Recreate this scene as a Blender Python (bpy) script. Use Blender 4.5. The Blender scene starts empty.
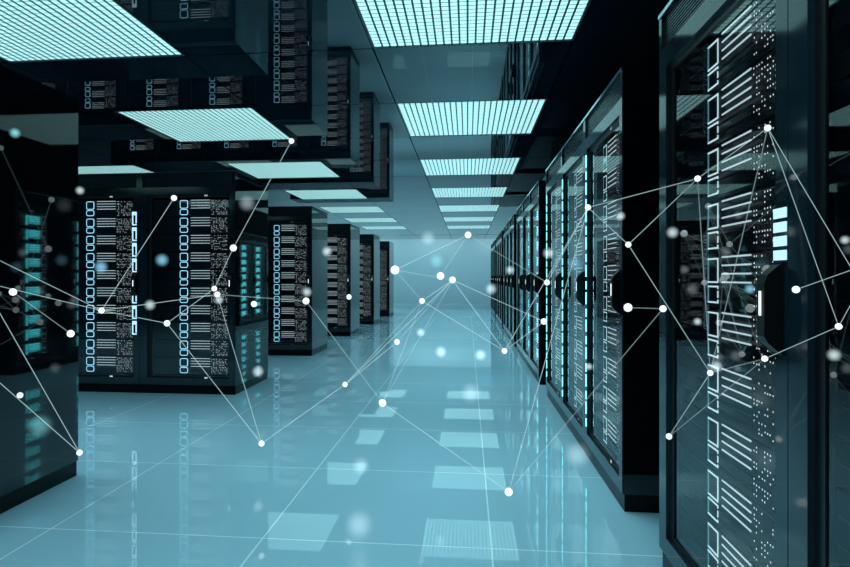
import bpy, bmesh, math, random
from mathutils import Vector
random.seed(7)
S = bpy.context.scene
COL = S.collection

# ------------------------------------------------------------------ camera
F, CX, VX, HY = 618.0, 403.0, 467.7, 276.7      # focal length, principal x, vanishing x, horizon (850x567 px)
EYE = 1.155
A = math.atan((VX - CX) / F)
SA, CA = math.sin(A), math.cos(A)
cd = bpy.data.cameras.new('camera')
cam = bpy.data.objects.new('camera', cd); COL.objects.link(cam)
cd.sensor_width = 36; cd.lens = 36 * F / 850
cd.shift_x = (425 - CX) / 850; cd.shift_y = -(283.5 - HY) / 850
cd.clip_start = 0.02; cd.clip_end = 200
cam.location = (0, 0, EYE); cam.rotation_euler = (math.pi / 2, 0, A)
S.camera = cam

def at(x, y, d):
    u = (x - CX) * d / F
    return Vector((u * CA - d * SA, u * SA + d * CA, EYE - (y - HY) * d / F))

# ------------------------------------------------------------------ materials
def mat(name, col, rough=.4, metal=0, ior=1.5, emit=None, strength=1.0, sample=False, coat=0):
    m = bpy.data.materials.new(name); m.use_nodes = True
    b = m.node_tree.nodes['Principled BSDF']
    b.inputs['Base Color'].default_value = (*col, 1)
    b.inputs['Roughness'].default_value = rough
    b.inputs['Metallic'].default_value = metal
    b.inputs['IOR'].default_value = ior
    b.inputs['Coat Weight'].default_value = coat
    if emit:
        b.inputs['Emission Color'].default_value = (*emit, 1)
        b.inputs['Emission Strength'].default_value = strength
    m.cycles.emission_sampling = 'AUTO' if sample else 'NONE'
    return m

def tiled(name, col, seam, x0, y0, w, rough, ior, noise=.04, tx=1.0, ty=1.0, dull=False):
    """square tiles with thin seams, from world position"""
    m = mat(name, col, rough, 0, ior)
    nt = m.node_tree; N = nt.nodes; L = nt.links
    b = N['Principled BSDF']
    g = N.new('ShaderNodeNewGeometry'); sp = N.new('ShaderNodeSeparateXYZ')
    L.new(g.outputs['Position'], sp.inputs[0])
    def mth(op, a, bb=None):
        n = N.new('ShaderNodeMath'); n.operation = op
        for i, v in enumerate((a, bb)):
            if v is None: continue
            if isinstance(v, (int, float)): n.inputs[i].default_value = v
            else: L.new(v, n.inputs[i])
        return n.outputs[0]
    ms = []
    for ax, o, ts in (('X', x0, tx), ('Y', y0, ty)):
        t = mth('FRACT', mth('ADD', mth('DIVIDE', mth('SUBTRACT', sp.outputs[ax], o), ts), 100 + w / 2))
        ms.append(mth('LESS_THAN', t, w))
    line = mth('MAXIMUM', ms[0], ms[1])
    if dull:                                     # the joints are open and do not shine
        L.new(mth('MULTIPLY', mth('SUBTRACT', 1.0, line), .5), b.inputs['Specular IOR Level'])
    ns = N.new('ShaderNodeTexNoise'); ns.inputs['Scale'].default_value = .7
    L.new(g.outputs['Position'], ns.inputs['Vector'])
    v = mth('ADD', mth('MULTIPLY', ns.outputs[0], noise), 1 - noise / 2)
    base = N.new('ShaderNodeMix'); base.data_type = 'RGBA'; base.blend_type = 'MULTIPLY'
    base.inputs[0].default_value = 1; base.inputs[6].default_value = (*col, 1); L.new(v, base.inputs[7])
    mx = N.new('ShaderNodeMix'); mx.data_type = 'RGBA'
    L.new(line, mx.inputs[0]); L.new(base.outputs[2], mx.inputs[6]); mx.inputs[7].default_value = (*seam, 1)
    L.new(mx.outputs[2], b.inputs['Base Color'])
    return m

def glass_mat(name, tint, ior=1.5):
    m = bpy.data.materials.new(name); m.use_nodes = True
    nt = m.node_tree; N = nt.nodes; L = nt.links; N.clear()
    o = N.new('ShaderNodeOutputMaterial'); mx = N.new('ShaderNodeMixShader')
    t = N.new('ShaderNodeBsdfTransparent'); t.inputs[0].default_value = (*tint, 1)
    g = N.new('ShaderNodeBsdfGlossy'); g.inputs['Roughness'].default_value = .015
    f = N.new('ShaderNodeFresnel'); f.inputs[0].default_value = ior
    L.new(f.outputs[0], mx.inputs[0]); L.new(t.outputs[0], mx.inputs[1]); L.new(g.outputs[0], mx.inputs[2])
    L.new(mx.outputs[0], o.inputs[0])
    return m

def thread_mat(name, col, strength, alpha):
    m = bpy.data.materials.new(name); m.use_nodes = True
    nt = m.node_tree; N = nt.nodes; L = nt.links; N.clear()
    o = N.new('ShaderNodeOutputMaterial'); mx = N.new('ShaderNodeMixShader'); mx.inputs[0].default_value = alpha
    t = N.new('ShaderNodeBsdfTransparent'); e = N.new('ShaderNodeEmission')
    e.inputs[0].default_value = (*col, 1); e.inputs[1].default_value = strength
    L.new(t.outputs[0], mx.inputs[1]); L.new(e.outputs[0], mx.inputs[2]); L.new(mx.outputs[0], o.inputs[0])
    m.cycles.emission_sampling = 'NONE'
    return m

FLOOR_COL = (.285, .53, .645)
M = dict(
    floor=tiled('floor_tiles', FLOOR_COL, (.62, .85, .9), .10, .65, .007, .008, 1.75),
    ceiling=tiled('ceiling_tiles', (.004, .014, .022), (.001, .002, .003), .739, 3.021, .008, .012, 1.8, tx=1.424, ty=1.429, dull=True),
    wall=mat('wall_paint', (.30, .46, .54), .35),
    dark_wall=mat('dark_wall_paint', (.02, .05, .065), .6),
    body=mat('black_gloss_steel', (.002, .004, .006), .03, 0, 1.62),
    post=mat('dark_teal_steel', (.008, .018, .026), .08, 0, 1.65),
    inner=mat('black_matt_steel', (.003, .004, .006), .35),
    plinth=mat('black_plinth', (.002, .003, .004), .3, 0, 1.25),
    slat=mat('vent_slat_steel', (.03, .06, .075), .25, .6),
    server=mat('server_face', (.02, .04, .055), .25),
    groove=mat('server_groove', (.001, .002, .003), .6),
    glass=glass_mat('door_glass_pane', (.82, .92, .95), 1.9),
    ring=mat('port_ring_glow', (.1, .2, .25), .4, emit=(.33, .68, .88), strength=1.65),
    cyan=mat('cyan_slot_glow', (.1, .2, .2), .4, emit=(.10, .80, .88), strength=6.0),
    bracket=mat('port_bracket_glow', (.2, .2, .2), .4, emit=(.72, .95, 1.0), strength=1.0),
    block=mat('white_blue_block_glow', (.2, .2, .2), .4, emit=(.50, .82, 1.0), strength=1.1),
    dim=mat('port_bracket_dim', (.1, .2, .22), .4, emit=(.10, .22, .26), strength=1.0),
    trim=mat('edge_trim_steel', (.45, .62, .68), .18, 1.0),
    line=mat('slot_line_glow', (.2, .2, .2), .4, emit=(.70, .84, .88), strength=.9),
    dot=mat('status_dot_glow', (.2, .2, .2), .4, emit=(.85, .95, 1.0), strength=1.2),
    strip=mat('cyan_strip_glow', (.1, .2, .2), .4, emit=(.13, .80, .85), strength=3.6),
    handle=mat('handle_black', (.003, .004, .005), .35, 0, 1.3),
    led=mat('white_led', (.5, .5, .5), .4, emit=(.85, 1, 1), strength=1.2),
    frame=mat('light_frame', (.02, .06, .07), .3),
    louver=mat('louver_metal', (.05, .13, .15), .3, .5),
    diffuser=mat('light_diffuser', (.5, .6, .6), .5, emit=(.50, .97, .98), strength=1.05, sample=True),
    node=mat('network_node_glow', (.5, .5, .5), .4, emit=(.88, 1, 1), strength=1.1),
    thread=thread_mat('network_thread', (.62, .92, .95), .9, .34),
    faint=thread_mat('network_thread_faint', (.62, .92, .95), .9, .16),
)
def orb_mat(name, col, dens, R):
    m = bpy.data.materials.new(name); m.use_nodes = True
    nt = m.node_tree; N = nt.nodes; L = nt.links; N.clear()
    o = N.new('ShaderNodeOutputMaterial'); e = N.new('ShaderNodeEmission')
    e.inputs[0].default_value = (*col, 1)
    tc = N.new('ShaderNodeTexCoord'); ln = N.new('ShaderNodeVectorMath'); ln.operation = 'LENGTH'
    L.new(tc.outputs['Object'], ln.inputs[0])
    mr = N.new('ShaderNodeMapRange'); mr.interpolation_type = 'SMOOTHSTEP'
    mr.inputs[1].default_value = R * .15; mr.inputs[2].default_value = R; mr.inputs[3].default_value = dens; mr.inputs[4].default_value = 0
    L.new(ln.outputs['Value'], mr.inputs[0]); L.new(mr.outputs[0], e.inputs[1])
    L.new(e.outputs[0], o.inputs['Volume'])
    return m

# ------------------------------------------------------------------ mesh helpers
class MB:
    def __init__(s): s.bm = bmesh.new(); s.mats = []
    def mi(s, m):
        if m not in s.mats: s.mats.append(m)
        return s.mats.index(m)
    def box(s, x0, x1, y0, y1, z0, z1, m):
        i = s.mi(m)
        v = [s.bm.verts.new(p) for p in ((x0,y0,z0),(x1,y0,z0),(x1,y1,z0),(x0,y1,z0),(x0,y0,z1),(x1,y0,z1),(x1,y1,z1),(x0,y1,z1))]
        for f in ((0,3,2,1),(4,5,6,7),(0,1,5,4),(1,2,6,5),(2,3,7,6),(3,0,4,7)):
            fc = s.bm.faces.new([v[k] for k in f]); fc.material_index = i
        return s
    def quad(s, pts, m):
        fc = s.bm.faces.new([s.bm.verts.new(p) for p in pts]); fc.material_index = s.mi(m)
        return s
    def ring(s, x0, x1, z0, z1, t, y0, y1, m, r=.015, n=4):
        """rounded rectangular ring in the xz plane with thickness y0..y1"""
        i = s.mi(m)
        def loop(ax0, ax1, az0, az1, rr, y):
            out = []
            for cx, cz, a0 in ((ax1-rr, az1-rr, 0), (ax0+rr, az1-rr, 90), (ax0+rr, az0+rr, 180), (ax1-rr, az0+rr, 270)):
                for k in range(n + 1):
                    a = math.radians(a0 + 90 * k / n)
                    out.append(s.bm.verts.new((cx + rr*math.cos(a), y, cz + rr*math.sin(a))))
            return out
        o0 = loop(x0, x1, z0, z1, r, y0); i0 = loop(x0+t, x1-t, z0+t, z1-t, max(r-t, .002), y0)
        o1 = loop(x0, x1, z0, z1, r, y1)
        k = len(o0)
        for a in range(k):
            b = (a + 1) % k
            s.bm.faces.new((o0[b], o0[a], i0[a], i0[b])).material_index = i
            s.bm.faces.new((o0[a], o0[b], o1[b], o1[a])).material_index = i
        return s
    def prism(s, prof, z0, z1, m):
        """closed xy outline extruded in z"""
        i = s.mi(m)
        lo = [s.bm.verts.new((x, y, z0)) for x, y in prof]; hi = [s.bm.verts.new((x, y, z1)) for x, y in prof]
        n = len(prof)
        s.bm.faces.new(lo[::-1]).material_index = i; s.bm.faces.new(hi).material_index = i
        for a in range(n):
            b = (a + 1) % n
            s.bm.faces.new((lo[a], lo[b], hi[b], hi[a])).material_index = i
        return s
    def mesh(s, name):
        me = bpy.data.meshes.new(name)
        bmesh.ops.recalc_face_normals(s.bm, faces=s.bm.faces)
        s.bm.to_mesh(me); s.bm.free()
        for m in s.mats: me.materials.append(m)
        return me

def link(name, me, parent=None, loc=None):
    o = bpy.data.objects.new(name, me); COL.objects.link(o)
    if parent: o.parent = parent
    if loc: o.location = loc
    return o
def tag(o, label, cat, group=None):
    o['label'] = label; o['category'] = cat
    if group: o['group'] = group
    return o
def empty(name, loc, rz=0):
    o = bpy.data.objects.new(name, None); COL.objects.link(o)
    o.location = loc; o.rotation_euler.z = rz; o.empty_display_size = .1
    return o
def bevel(o, w=.004, seg=2):
    b = o.modifiers.new('bevel', 'BEVEL'); b.width = w; b.segments = seg; b.limit_method = 'ANGLE'
    return o

# ------------------------------------------------------------------ the setting
CEIL, TX, TY = 2.815, 1.424, 1.429
XL, XR, Y0, Y1 = -.685-6*TX, -.685+3*TX, 3.021-5*TY, 3.021+17*TY
def struct(name, me):
    o = link(name, me); o['kind'] = 'structure'; return o
struct('floor', MB().box(XL, XR, Y0, Y1, -.1, 0, M['floor']).mesh('floor'))
light_cols = [-.685 + 2*TX*k for k in (-2, -1, 0)]
light_rows = [3.021 + 2*TY*k for k in range(-2, 7)]
lights = {(round((x-XL)/TX), round((y-Y0)/TY)) for x in light_cols for y in light_rows}
cb = MB()
nx, ny = round((XR - XL)/TX), round((Y1 - Y0)/TY)
for i in range(nx):
    for j in range(ny):
        x, y = XL + i*TX, Y0 + j*TY
        if (i, j) in lights: continue
        cb.quad(((x, y, CEIL), (x, y+TY, CEIL), (x+TX, y+TY, CEIL), (x+TX, y, CEIL)), M['ceiling'])
bmesh.ops.remove_doubles(cb.bm, verts=cb.bm.verts, dist=1e-4)
struct('ceiling', cb.mesh('ceiling'))
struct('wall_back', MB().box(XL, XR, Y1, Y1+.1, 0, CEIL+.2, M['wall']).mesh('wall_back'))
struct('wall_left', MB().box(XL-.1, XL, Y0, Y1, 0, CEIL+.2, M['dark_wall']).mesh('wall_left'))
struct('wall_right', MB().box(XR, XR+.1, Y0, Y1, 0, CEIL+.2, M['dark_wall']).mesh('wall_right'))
struct('wall_front', MB().box(XL, XR, Y0-.1, Y0, 0, CEIL+.2, M['dark_wall']).mesh('wall_front'))

# ------------------------------------------------------------------ ceiling lights
fr = MB()
e = .016
for a in ((0, e, 0, TY), (TX-e, TX, 0, TY), (e, TX-e, 0, e), (e, TX-e, TY-e, TY)):
    fr.box(a[0], a[1], a[2], a[3], -.001, .07, M['frame'])
fr.box(0, TX, 0, TY, .07, .075, M['frame'])
me_frame = fr.mesh('light_frame')
me_diff = MB().box(e, TX-e, e, TY-e, .0076, .02, M['diffuser']).mesh('light_diffuser')
lv = MB()
for k in range(1, 25):
    x = e + (TX-2*e) * k / 25
    lv.box(x-.0065, x+.0065, e, TY-e, .0045, .0075, M['louver'])
for k in range(1, 25):
    y = e + (TY-2*e) * k / 25
    lv.box(e, TX-e, y-.0036, y+.0036, .0067, .0075, M['louver'])
me_louv = lv.mesh('light_louver')
ord_ = ['first', 'second', 'third', 'fourth', 'fifth', 'sixth', 'seventh', 'eighth', 'ninth', 'tenth']
col_name = {0: 'in the outer file above the facing racks', 1: 'in the file along the facing racks',
            2: 'in the file over the aisle'}
LAMP_W = 21.5
for ci, x in enumerate(light_cols):
    for k, y in enumerate(light_rows):
        t = empty('ceiling_light', (x, y, CEIL))
        which = ('behind the viewer,', 'right above the viewer,')[k] if k < 2 else ord_[k-2]
        tag(t, f'louvred ceiling light, {which} {col_name[ci]}', 'ceiling light', 'louvred ceiling lights')
        link('frame', me_frame, t); link('diffuser', me_diff, t); link('louver', me_louv, t)
        ld = bpy.data.lights.new('lamp', 'AREA'); ld.shape = 'SQUARE'; ld.size = 1.3
        ld.energy = LAMP_W; ld.color = (.63, .93, 1.0); ld.spread = math.radians(108)
        lo = bpy.data.objects.new('lamp', ld); COL.objects.link(lo); lo.parent = t; lo.location = (TX/2, TY/2, -.004)

# slim fill lamps added under the ceiling to brighten the far wall and floor
for k, x in enumerate((-7.5, -4.5, -1.5, 1.5)):
    t = empty('added_wall_fill', (x, 24.6, CEIL))
    tag(t, f'slim dark added fill lamp before the far wall, {ord_[k]} counting from the far corner', 'ceiling light', 'added fill lamps before the far wall')
    link('housing', MB().box(-1.2, 1.2, -.04, .04, -.006, 0, M['frame']).mesh('fill_housing'), t)
    ld = bpy.data.lights.new('lamp', 'AREA'); ld.shape = 'RECTANGLE'; ld.size = 2.3; ld.size_y = .06
    ld.energy = 75; ld.color = (.62, .96, 1.0)
    lo = bpy.data.objects.new('lamp', ld); COL.objects.link(lo); lo.parent = t; lo.location = (0, .0, -.012)
    lo.rotation_euler = (math.radians(52), 0, 0)

# ------------------------------------------------------------------ server racks
RH, RD, NS, SP, SZ0 = 2.185, 1.0, 10, .174, .182
WL, WR = .985, .99
def rack_meshes(W):
    R = {}
    b = MB()                                    # sides, back and roof
    b.box(0, .02, .006, RD, .085, RH, M['body']).box(W-.02, W, .006, RD, .085, RH, M['body'])
    b.box(.02, W-.02, RD-.02, RD, .085, RH, M['body']).box(.02, W-.02, .07, RD-.02, RH-.02, RH, M['body'])
    b.box(.02, W-.02, .07, RD-.02, .085, .105, M['body'])
    R['cabinet'] = b.mesh('rack_cabinet')
    R['plinth'] = MB().box(.004, W-.004, .012, RD-.01, 0, .085, M['plinth']).mesh('rack_plinth')
    f = MB()                                    # vent fascia above the door
    f.box(.006, W-.006, .045, .065, 2.045, RH-.004, M['inner'])
    f.box(.0, W, .0, .045, 2.172, RH, M['post'])
    f.box(.0, .03, .0, .045, 2.04, 2.172, M['post']).box(W-.03, W, .0, .045, 2.04, 2.172, M['post'])
    R['trim'] = MB().box(0, W, -.004, .0, 2.17, RH, M['trim']).mesh('edge_trim')
    R['fascia'] = f.mesh('vent_fascia')
    f = MB()
    n = 11
    for k in range(n):
        z = 2.046 + .122 * k / (n - 1)
        f.box(.03, W-.03, .012, .03, z-.0025, z+.0025, M['slat'])
    R['fascia_slats'] = f.mesh('vent_slats')
    f = MB()                                    # outer door frame
    f.box(.002, .085*W, 0, .05, .088, 2.038, M['post']).box(W*.94, W-.002, 0, .05, .088, 2.038, M['post'])
    f.box(.085*W, .94*W, 0, .05, .088, .155, M['post']).box(.085*W, .94*W, 0, .05, 1.965, 2.038, M['post'])
    R['frame'] = f.mesh('door_frame')
    g = MB()                                    # black inner surround of the pane
    xa, xb, xc, xd = .085*W, .125*W, .93*W, .94*W
    g.box(xa, xb, .016, .05, .155, 1.965, M['inner']).box(xc, xd, .016, .05, .155, 1.965, M['inner'])
    g.box(xb, xc, .016, .05, .155, .172, M['inner']).box(xb, xc, .016, .05, 1.94, 1.965, M['inner'])
    R['surround'] = g.mesh('pane_surround')
    R['pane'] = MB().quad(((xb, .02, .172), (xc, .02, .172), (xc, .02, 1.94), (xb, .02, 1.94)), M['glass']).mesh('door_pane')
    h = MB()                                    # handle: solid grip with sloping ends on a back plate
    h.box(.925*W, .985*W, -.006, .0, .965, 1.19, M['handle'])
    i = h.mi(M['handle'])
    prof = ((-.006, .97), (-.034, .995), (-.042, 1.01), (-.042, 1.14), (-.034, 1.16), (-.006, 1.185))
    va = [h.bm.verts.new((.935*W, y, z)) for y, z in prof]; vb = [h.bm.verts.new((.975*W, y, z)) for y, z in prof]
    for q in range(len(prof)):
        q2 = (q + 1) % len(prof)
        h.bm.faces.new((va[q], va[q2], vb[q2], vb[q])).material_index = i
    h.bm.faces.new(va).material_index = i; h.bm.faces.new(vb[::-1]).material_index = i
    R['handle'] = h.mesh('door_handle')
    R['handle_led'] = MB().box(.951*W, .959*W, -.0445, -.042, 1.06, 1.12, M['led']).mesh('handle_light')
    R['flamp'] = MB().box(-.016, .016, -.004, .004, -.006, .006, M['led']).mesh('door_frame_light')
    # indicator strips: dashes
    s = MB(); z = .2
    k = 0
    while z < 1.93:
        ln = .075 if k % 2 else .05
        s.box(.066*W, .078*W, -.004, .0, z, z+ln, M['strip']); z += ln + (.02 if k % 2 else .03); k += 1
    R['strip'] = s.mesh('indicator_strip')
    s = MB()
    for k in range(8):
        z = .58 + k * .155
        s.box(.925*W, .972*W, -.004, .0, z, z+.012, M['block']).box(.925*W, .972*W, -.004, .0, z+.10, z+.135, M['block'])
        s.box(.925*W, .936*W, -.004, .0, z+.012, z+.10, M['block']).box(.961*W, .972*W, -.004, .0, z+.02, z+.10, M['block'])
    R['bright_strip'] = s.mesh('indicator_strip')
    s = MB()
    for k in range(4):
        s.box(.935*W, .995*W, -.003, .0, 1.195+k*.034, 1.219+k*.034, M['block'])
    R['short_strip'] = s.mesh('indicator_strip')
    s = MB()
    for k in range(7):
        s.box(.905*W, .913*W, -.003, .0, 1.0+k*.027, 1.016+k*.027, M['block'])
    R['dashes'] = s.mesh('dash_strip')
    # a server, origin at its lower left front corner (rack x = .1 W)
    u0 = .1 * W
    def face(m):
        w = .84 * W
        m.box(0, w, 0, .7, .002, SP-.004, M['server'])
        # shallow raised bars on the face: drive bays under the slots, seam at the left
        m.box(.44*W-u0+.05, .71*W-u0+.02, -.003, 0, .03, .036, M['groove']).box(.44*W-u0+.05, .71*W-u0+.02, -.003, 0, .058, .064, M['groove'])
        m.box(.14*W-u0, .37*W-u0, -.002, 0, .05, .054, M['groove']).box(.14*W-u0, .37*W-u0, -.002, 0, .11, .114, M['groove'])
        return m
    def rings(m):
        x = .41*W - u0
        if W == WR:                              # square cornered brackets on the side-on row
            for z0, z1 in ((.083, .163), (.018, .074)):
                t = .0052
                m.box(x, x+.083, -.002, 0, z0, z0+t, M['bracket']).box(x, x+.083, -.002, 0, z1-t, z1, M['bracket'])
                m.box(x+.083-t, x+.083, -.002, 0, z0+t, z1-t, M['bracket']).box(x, x+t, -.002, 0, z0+t, z1-t, M['dim'])
            return m
        m.ring(x, x+.083, .083, .165, .006, -.003, 0, M['ring'], r=.018)
        m.ring(x, x+.083, .018, .076, .006, -.003, 0, M['ring'], r=.018)
        return m
    def slots(m):
        x0, x1 = .42*W-u0+.103, .725*W-u0
        for k in range(4):
            z = .086 + k * .026
            m.box(x0, x1, -.002, 0, z-.0024, z+.0024, M['line'])
        return m
    def cyan_slots(m):
        x0, x1 = .42*W-u0+.103, .725*W-u0
        for k in range(4):
            z = .062 + k * .0265
            m.box(x0, x1, -.002, 0, z-.0085, z+.0085, M['cyan'])
        m.box(x1+.02, x1+.045, -.002, 0, .03, .155, M['cyan'])
        return m
    def dots(m, seed):
        # one plate whose small lit windows are faces of its own
        rnd = random.Random(seed)
        nx_, nz_, hw = 11, 10, .0023
        cx_ = [.745*W-u0 + .155*W*i/(nx_-1) + rnd.uniform(-.002, .002) for i in range(nx_)]
        cz_ = [.022 + .136*j/(nz_-1) + rnd.uniform(-.0025, .0025) for j in range(nz_)]
        xs = sorted([cx_[0]-.006, cx_[-1]+.006] + [c+e_ for c in cx_ for e_ in (-hw, hw)])
        zs = sorted([cz_[0]-.006, cz_[-1]+.006] + [c+e_ for c in cz_ for e_ in (-hw, hw)])
        V = [[m.bm.verts.new((x, -.0015, z)) for z in zs] for x in xs]
        di, gi = m.mi(M['dot']), m.mi(M['server'])
        for i in range(len(xs)-1):
            for j in range(len(zs)-1):
                lit = i % 2 and j % 2 and rnd.random() > (.58 if W == WR else .45)
                m.bm.faces.new((V[i][j], V[i+1][j], V[i+1][j+1], V[i][j+1])).material_index = di if lit else gi
        return m
    R['server'] = face(MB()).mesh('server_unit'); R['rings'] = rings(MB()).mesh('port_rings')
    R['slots'] = slots(MB()).mesh('slot_lines')
    R['dots'] = [dots(MB(), 40 + k).mesh('status_dot_pattern') for k in range(4)]
    R['whole'] = [dots(slots(rings(face(MB()))), 40 + k).mesh('server_unit') for k in range(4)]
    R['cyan_whole'] = [dots(cyan_slots(rings(face(MB()))), 40 + k).mesh('server_unit') for k in range(2)]
    return R
RM = {WL: rack_meshes(WL), WR: rack_meshes(WR)}

def rack(W, loc, rz, label, group, detail=True, strip=None, kind='whole'):
    R = RM[W]
    t = empty('server_rack', loc, rz); tag(t, label, 'server rack', group)
    link('cabinet', R['cabinet'], t); link('plinth', R['plinth'], t)
    fa = link('vent_fascia', R['fascia'], t); link('vent_grille', R['fascia_slats'], fa)
    if W == WR: link('edge_trim', R['trim'], fa)
    fr_ = link('door_frame', R['frame'], t); link('pane_surround', R['surround'], fr_)
    link('door_pane', R['pane'], t)
    h = link('handle', R['handle'], t); link('handle_light', R['handle_led'], h)
    link('frame_light', R['flamp'], fr_, (.69*W, .02, .16)); link('frame_light', R['flamp'], fr_, (.69*W, .02, 1.955))
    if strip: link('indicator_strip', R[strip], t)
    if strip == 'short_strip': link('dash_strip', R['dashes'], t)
    for k in range(NS):
        q = (.1*W, .036, SZ0 + k*SP)
        if detail:
            s = link('server_unit', R['server'], t, q)
            link('port_rings', R['rings'], s); link('slot_lines', R['slots'], s); link('status_dot_pattern', R['dots'][(k*7+3) % 4], s)
        else:
            link('server_unit', R[kind][(k*7+3) % len(R[kind])], t, q)
    return t

XRF, XLF = .754, -2.257
cnt = ['first', 'second', 'third', 'fourth', 'fifth', 'sixth']
G_R = 'server racks in the long side-on row'
# the row seen side-on: fronts in the plane x = XRF, facing -x (rack x runs towards -y)
place = {0: 'farthest', 1: 'middle', 2: 'nearest'}
for k, ytop in enumerate((2.54, 1.55)):
    nm = ['large close glass-fronted rack with bright ports, before the dark gap',
          'rack cut by the picture edge beside the large close rack'][k]
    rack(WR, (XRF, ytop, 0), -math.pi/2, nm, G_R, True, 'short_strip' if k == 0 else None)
for g in range(5):
    yn = 3.13 + 3.59 * g
    for k in range(3):
        ytop = yn + .99 * (k + 1)
        nm = f'black glass-fronted rack, {["nearest", "middle", "farthest"][k]} of three in the {cnt[g]} trio past the dark gap'
        rack(WR, (XRF, ytop, 0), -math.pi/2, nm, G_R, g < 1, 'strip' if g < 1 else None, 'cyan_whole')
# the blocks facing the camera
for b in range(5):
    yf = 5.83 + 2.99 * b
    for k in range(5 if b < 3 else 3):
        det = (b == 0 and k < 2) or (b in (1, 2) and k == 0)
        st = 'bright_strip' if (b == 0 and k == 1) else None
        nm = f'black rack facing the viewer in the {cnt[b]} block, {cnt[k]} from the aisle end'
        rack(WL, (XLF - WL*(k+1), yf, 0), 0, nm, 'server racks in blocks facing the viewer', det, st)
rack(WL, (XLF - WL, 2.385, 0), 0, 'dark rack with bare glossy side panel, alone in front of the facing blocks',
     'server racks in blocks facing the viewer', False)

# ------------------------------------------------------------------ glowing network of nodes and threads
P = {  # pixel x, y, distance, node radius in px
 'A': (468, 235, 4.6, 3.3), 'B': (395, 270, 4.6, 4.4), 'D': (440.5, 276, 4.4, 3.8), 'C': (452.5, 280, 4.2, 3.3), 'E': (422, 301, 4.0, 2.8),
 'F': (397, 342, 3.8, 2.8), 'G': (382.5, 403, 3.4, 3.8), 'H': (345, 384.5, 3.5, 2.6), 'I': (261.5, 443.5, 3.2, 2.9), 'J': (508.7, 492, 2.6, 4.0),
 'K': (504.5, 351, 3.2, 2.9), 'L': (544, 321.5, 3.0, 3.1), 'n': (547, 282.5, 3.1, 2.9), 'M': (588, 207.5, 2.7, 3.0), 'N': (628.3, 244.6, 2.3, 2.9),
 'O': (697.6, 178.6, 1.7, 3.0), 'P': (767.7, 128, 1.33, 3.2), 'Q': (838.7, 326.5, 1.05, 3.2), 'R': (764.8, 358.7, 1.33, 3.0),
 'T': (710.2, 373, 1.6, 2.9), 'V': (669, 436.5, 1.85, 3.0), 'U': (663, 308.7, 1.95, 3.4), 'u': (628, 307.6, 2.2, 4.2), 'W': (796, 289.6, 1.2, 3.6),
 'a': (101.5, 310.5, 3.4, 3.0), 'b': (174, 198, 3.9, 2.9), 'c': (214.3, 288.6, 3.9, 2.7), 'd': (217.3, 294.5, 3.8, 2.9), 'e': (233.3, 248, 4.2, 3.4),
 'f': (291.4, 141, 4.2, 2.7), 'g': (167, 323.3, 3.8, 3.1), 'h': (70.7, 333.6, 2.8, 3.6), 'i': (13, 292, 2.5, 3.6), 'j': (79.5, 452.6, 2.9, 2.9),
 'k': (306, 301, 4.4, 3.4), 'o1': (-28, 247, 2.3, 2), 'o2': (-30, 279, 2.3, 2), 'o3': (-26, 268, 2.4, 2), 'o4': (-24, 362, 2.4, 2), 'o5': (868, 296, .95, 2), 'o6': (874, 262, .95, 2),
}
E_ = 'AB AD An BC BE CE CF CH CK EK CL EH FH HI GJ GC kG JM JU KM KL nM MO MN NO OP PQ Po5 NT TV VR TR RQ Uu Wo6 Qo6 ab ao1 ao2 ad ag gc gI dI ce ef hi jo3 jo4 dk OT PT EG'.split()
FAINT = set('An BE CF GC EH kG OT PT hi dk TR VR EG BC Uu AD JU'.split())
def key(s):
    for i in range(1, len(s)):
        if s[:i] in P and s[i:] in P: return s[:i], s[i:]
sph = {}
def uv(r, seg=16):
    bm = bmesh.new(); bmesh.ops.create_uvsphere(bm, u_segments=seg, v_segments=seg//2, radius=r)
    for f in bm.faces: f.smooth = True
    return bm
def node_mesh(r, m):
    bm = uv(r); me = bpy.data.meshes.new('node'); bm.to_mesh(me); bm.free(); me.materials.append(m); return me
def thread_mesh(p, q, r0, r1, m):
    d = q - p; z = d.normalized(); x = z.orthogonal().normalized(); y = z.cross(x)
    bm = bmesh.new(); n = 6
    lo = [bm.verts.new(p + (x*math.cos(k*math.tau/n) + y*math.sin(k*math.tau/n))*r0) for k in range(n)]
    hi = [bm.verts.new(q + (x*math.cos(k*math.tau/n) + y*math.sin(k*math.tau/n))*r1) for k in range(n)]
    for k in range(n): bm.faces.new((lo[k], lo[(k+1) % n], hi[(k+1) % n], hi[k]))
    bm.faces.new(lo[::-1]); bm.faces.new(hi)
    me = bpy.data.meshes.new('thread'); bm.to_mesh(me); bm.free(); me.materials.append(m); return me
edges = [(e, *key(e)) for e in E_]
parent = {k: k for k in P}
def find(k):
    while parent[k] != k: k = parent[k]
    return k
for _, p, q in edges: parent[find(p)] = find(q)
comps = {}
for k in P: comps.setdefault(find(k), []).append(k)
for root, ks in comps.items():
    c = sum((at(*P[k][:3]) for k in ks), Vector()) / len(ks)
    t = empty('light_network', c)
    lab = ('wide web of thin white threads and glowing nodes hanging through the aisle' if len(ks) > 8 else
           'two bright threads meeting at a node low before the bare side panel' if 'j' in ks else
           'short glowing thread between two nodes before the bare side panel')
    tag(t, lab, 'light network')
    for k in ks:
        x, y, d, r = P[k]
        link('node', node_mesh(r * d / F, M['node']), t, at(x, y, d) - c)
    for e, p, q in edges:
        if p not in ks: continue
        w = .36 if e not in FAINT else .42
        link('thread', thread_mesh(at(*P[p][:3]) - c, at(*P[q][:3]) - c, w*P[p][2]/F, w*P[q][2]/F, M['thread' if e not in FAINT else 'faint']), t)
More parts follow.
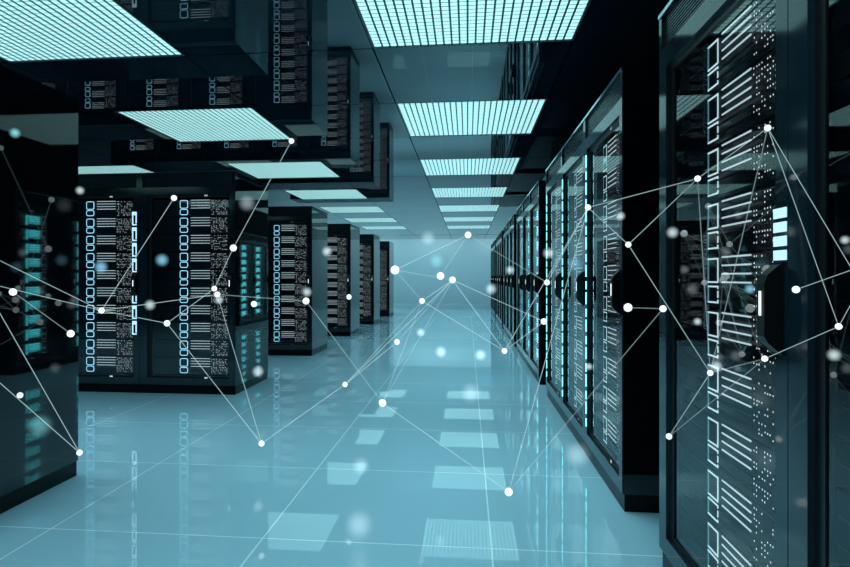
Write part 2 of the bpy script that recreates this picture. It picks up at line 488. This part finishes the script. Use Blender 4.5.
# single floating lights: sharp ones and soft hazy ones
white, teal, blue = (.75, .95, 1.0), (.3, .9, .95), (.3, .75, 1.0)
ORBS = [  # px, py, d, r px, sharp?, colour, where
 (20, 395.3, 2.7, 2.9, 1, white, 'low before the bare side panel'),
 (349, 297, 5.0, 2.6, 1, white, 'before the third facing block of racks'),
 (254, 304, 4.4, 3.0, 1, white, 'before the side panel of the first facing block'),
 (327, 251.5, 4.6, 4.2, 0, white, 'upper, beside the second facing block of racks'),
 (307, 292, 4.6, 4.0, 0, white, 'just above the node before the second facing block'),
 (80, 190.5, 3.2, 3.4, 0, white, 'high at the bare side panel edge'),
 (247, 203, 4.4, 6.5, 0, white, 'high before the side of the first facing block'),
 (258, 371.5, 4.4, 4.6, 0, white, 'low before the side of the first facing block'),
 (162, 260, 3.9, 5.0, 0, blue, 'blue, before the second facing rack'),
 (101, 267, 3.4, 5.0, 0, blue, 'blue, before the first facing block near bare panel'),
 (150, 305, 3.9, 4.2, 0, white, 'mid height between the two facing racks'),
 (219, 300, 4.3, 3.6, 0, white, 'beside the twin nodes at the facing rack'),
 (40, 426, 2.3, 9, 0, teal, 'large, low on the bare side panel'),
 (15, 133, 2.6, 4, 0, teal, 'dim, high before the bare side panel'),
 (428, 238, 5.0, 6, 0, white, 'high in the aisle beyond the topmost node'),
 (436.5, 261, 4.8, 6, 0, teal, 'teal, mid aisle under the high hazy one'),
 (420.8, 332.5, 4.2, 3.6, 0, white, 'mid aisle, over the far floor'),
 (441, 352, 4.2, 4.6, 0, white, 'over the floor in the middle of the aisle'),
 (480.5, 355, 3.8, 4.6, 0, white, 'over the floor beside the long row'),
 (471, 393, 3.4, 8, 0, white, 'large and faint over the aisle light reflections'),
 (361, 466, 3.0, 7, 0, white, 'low over the open floor, upper of two'),
 (359, 525, 2.7, 11, 0, white, 'large, lowest over the open floor'),
 (491, 289, 4.0, 4.6, 0, white, 'at the far end of the long row'),
 (510, 270, 3.8, 3.6, 0, white, 'before the second trio of the long row'),
 (548.5, 253, 2.9, 4.4, 0, white, 'before the dark gap panel of the second trio'),
 (575, 264, 2.45, 6, 0, blue, 'blue, before the first trio of the long row'),
 (589, 366.5, 2.5, 3.0, 0, white, 'low before the first trio of the long row'),
 (620.5, 216, 2.3, 3.6, 0, white, 'high at the edge of the dark side panel'),
 (672.5, 232.5, 1.8, 4.6, 0, white, 'beside the post of the large close rack'),
 (697.5, 321.5, 1.7, 3.2, 0, white, 'before the ports of the large close rack'),
 (716.5, 366.5, 1.55, 4.6, 0, white, 'beside the lower node on the large close rack'),
 (750, 289, 1.4, 4, 0, blue, 'blue, before the slots of the large close rack'),
 (845, 240, 1.05, 3.6, 0, white, 'high before the rack cut by the picture edge'),
 (834, 355, 1.05, 5, 0, white, 'low before the rack cut by the picture edge'),
 (577, 455, 2.4, 10, 0, white, 'large and dim at the foot of the first trio'),
]
for px, py, d, rp, sharp, colr, where in ORBS:
    r = rp * d / F
    if sharp:
        me = node_mesh(r, M['node'])
    else:
        me = node_mesh(r * 1.6, orb_mat('hazy_glow', colr, (.75 if rp < 5.5 else .32) / (2 * r), r * 1.6))
    o = link('light_orb', me, None, at(px, py, d))
    tag(o, f'{"small bright" if sharp else "hazy"} floating light {where}', 'floating light', 'single floating lights')

# ------------------------------------------------------------------ world and view
w = bpy.data.worlds.new('world'); S.world = w; w.use_nodes = True
w.node_tree.nodes['Background'].inputs[0].default_value = (.01, .02, .025, 1)
w.node_tree.nodes['Background'].inputs[1].default_value = .3
S.view_settings.view_transform = 'Standard'; S.view_settings.look = 'None'
S.view_settings.exposure = 0.0; S.view_settings.gamma = 1.0; S.view_settings.use_curve_mapping = False
S.cycles.max_bounces = 10; S.cycles.transparent_max_bounces = 24; S.cycles.glossy_bounces = 6
S.cycles.use_denoising = True; S.cycles.sample_clamp_indirect = 4
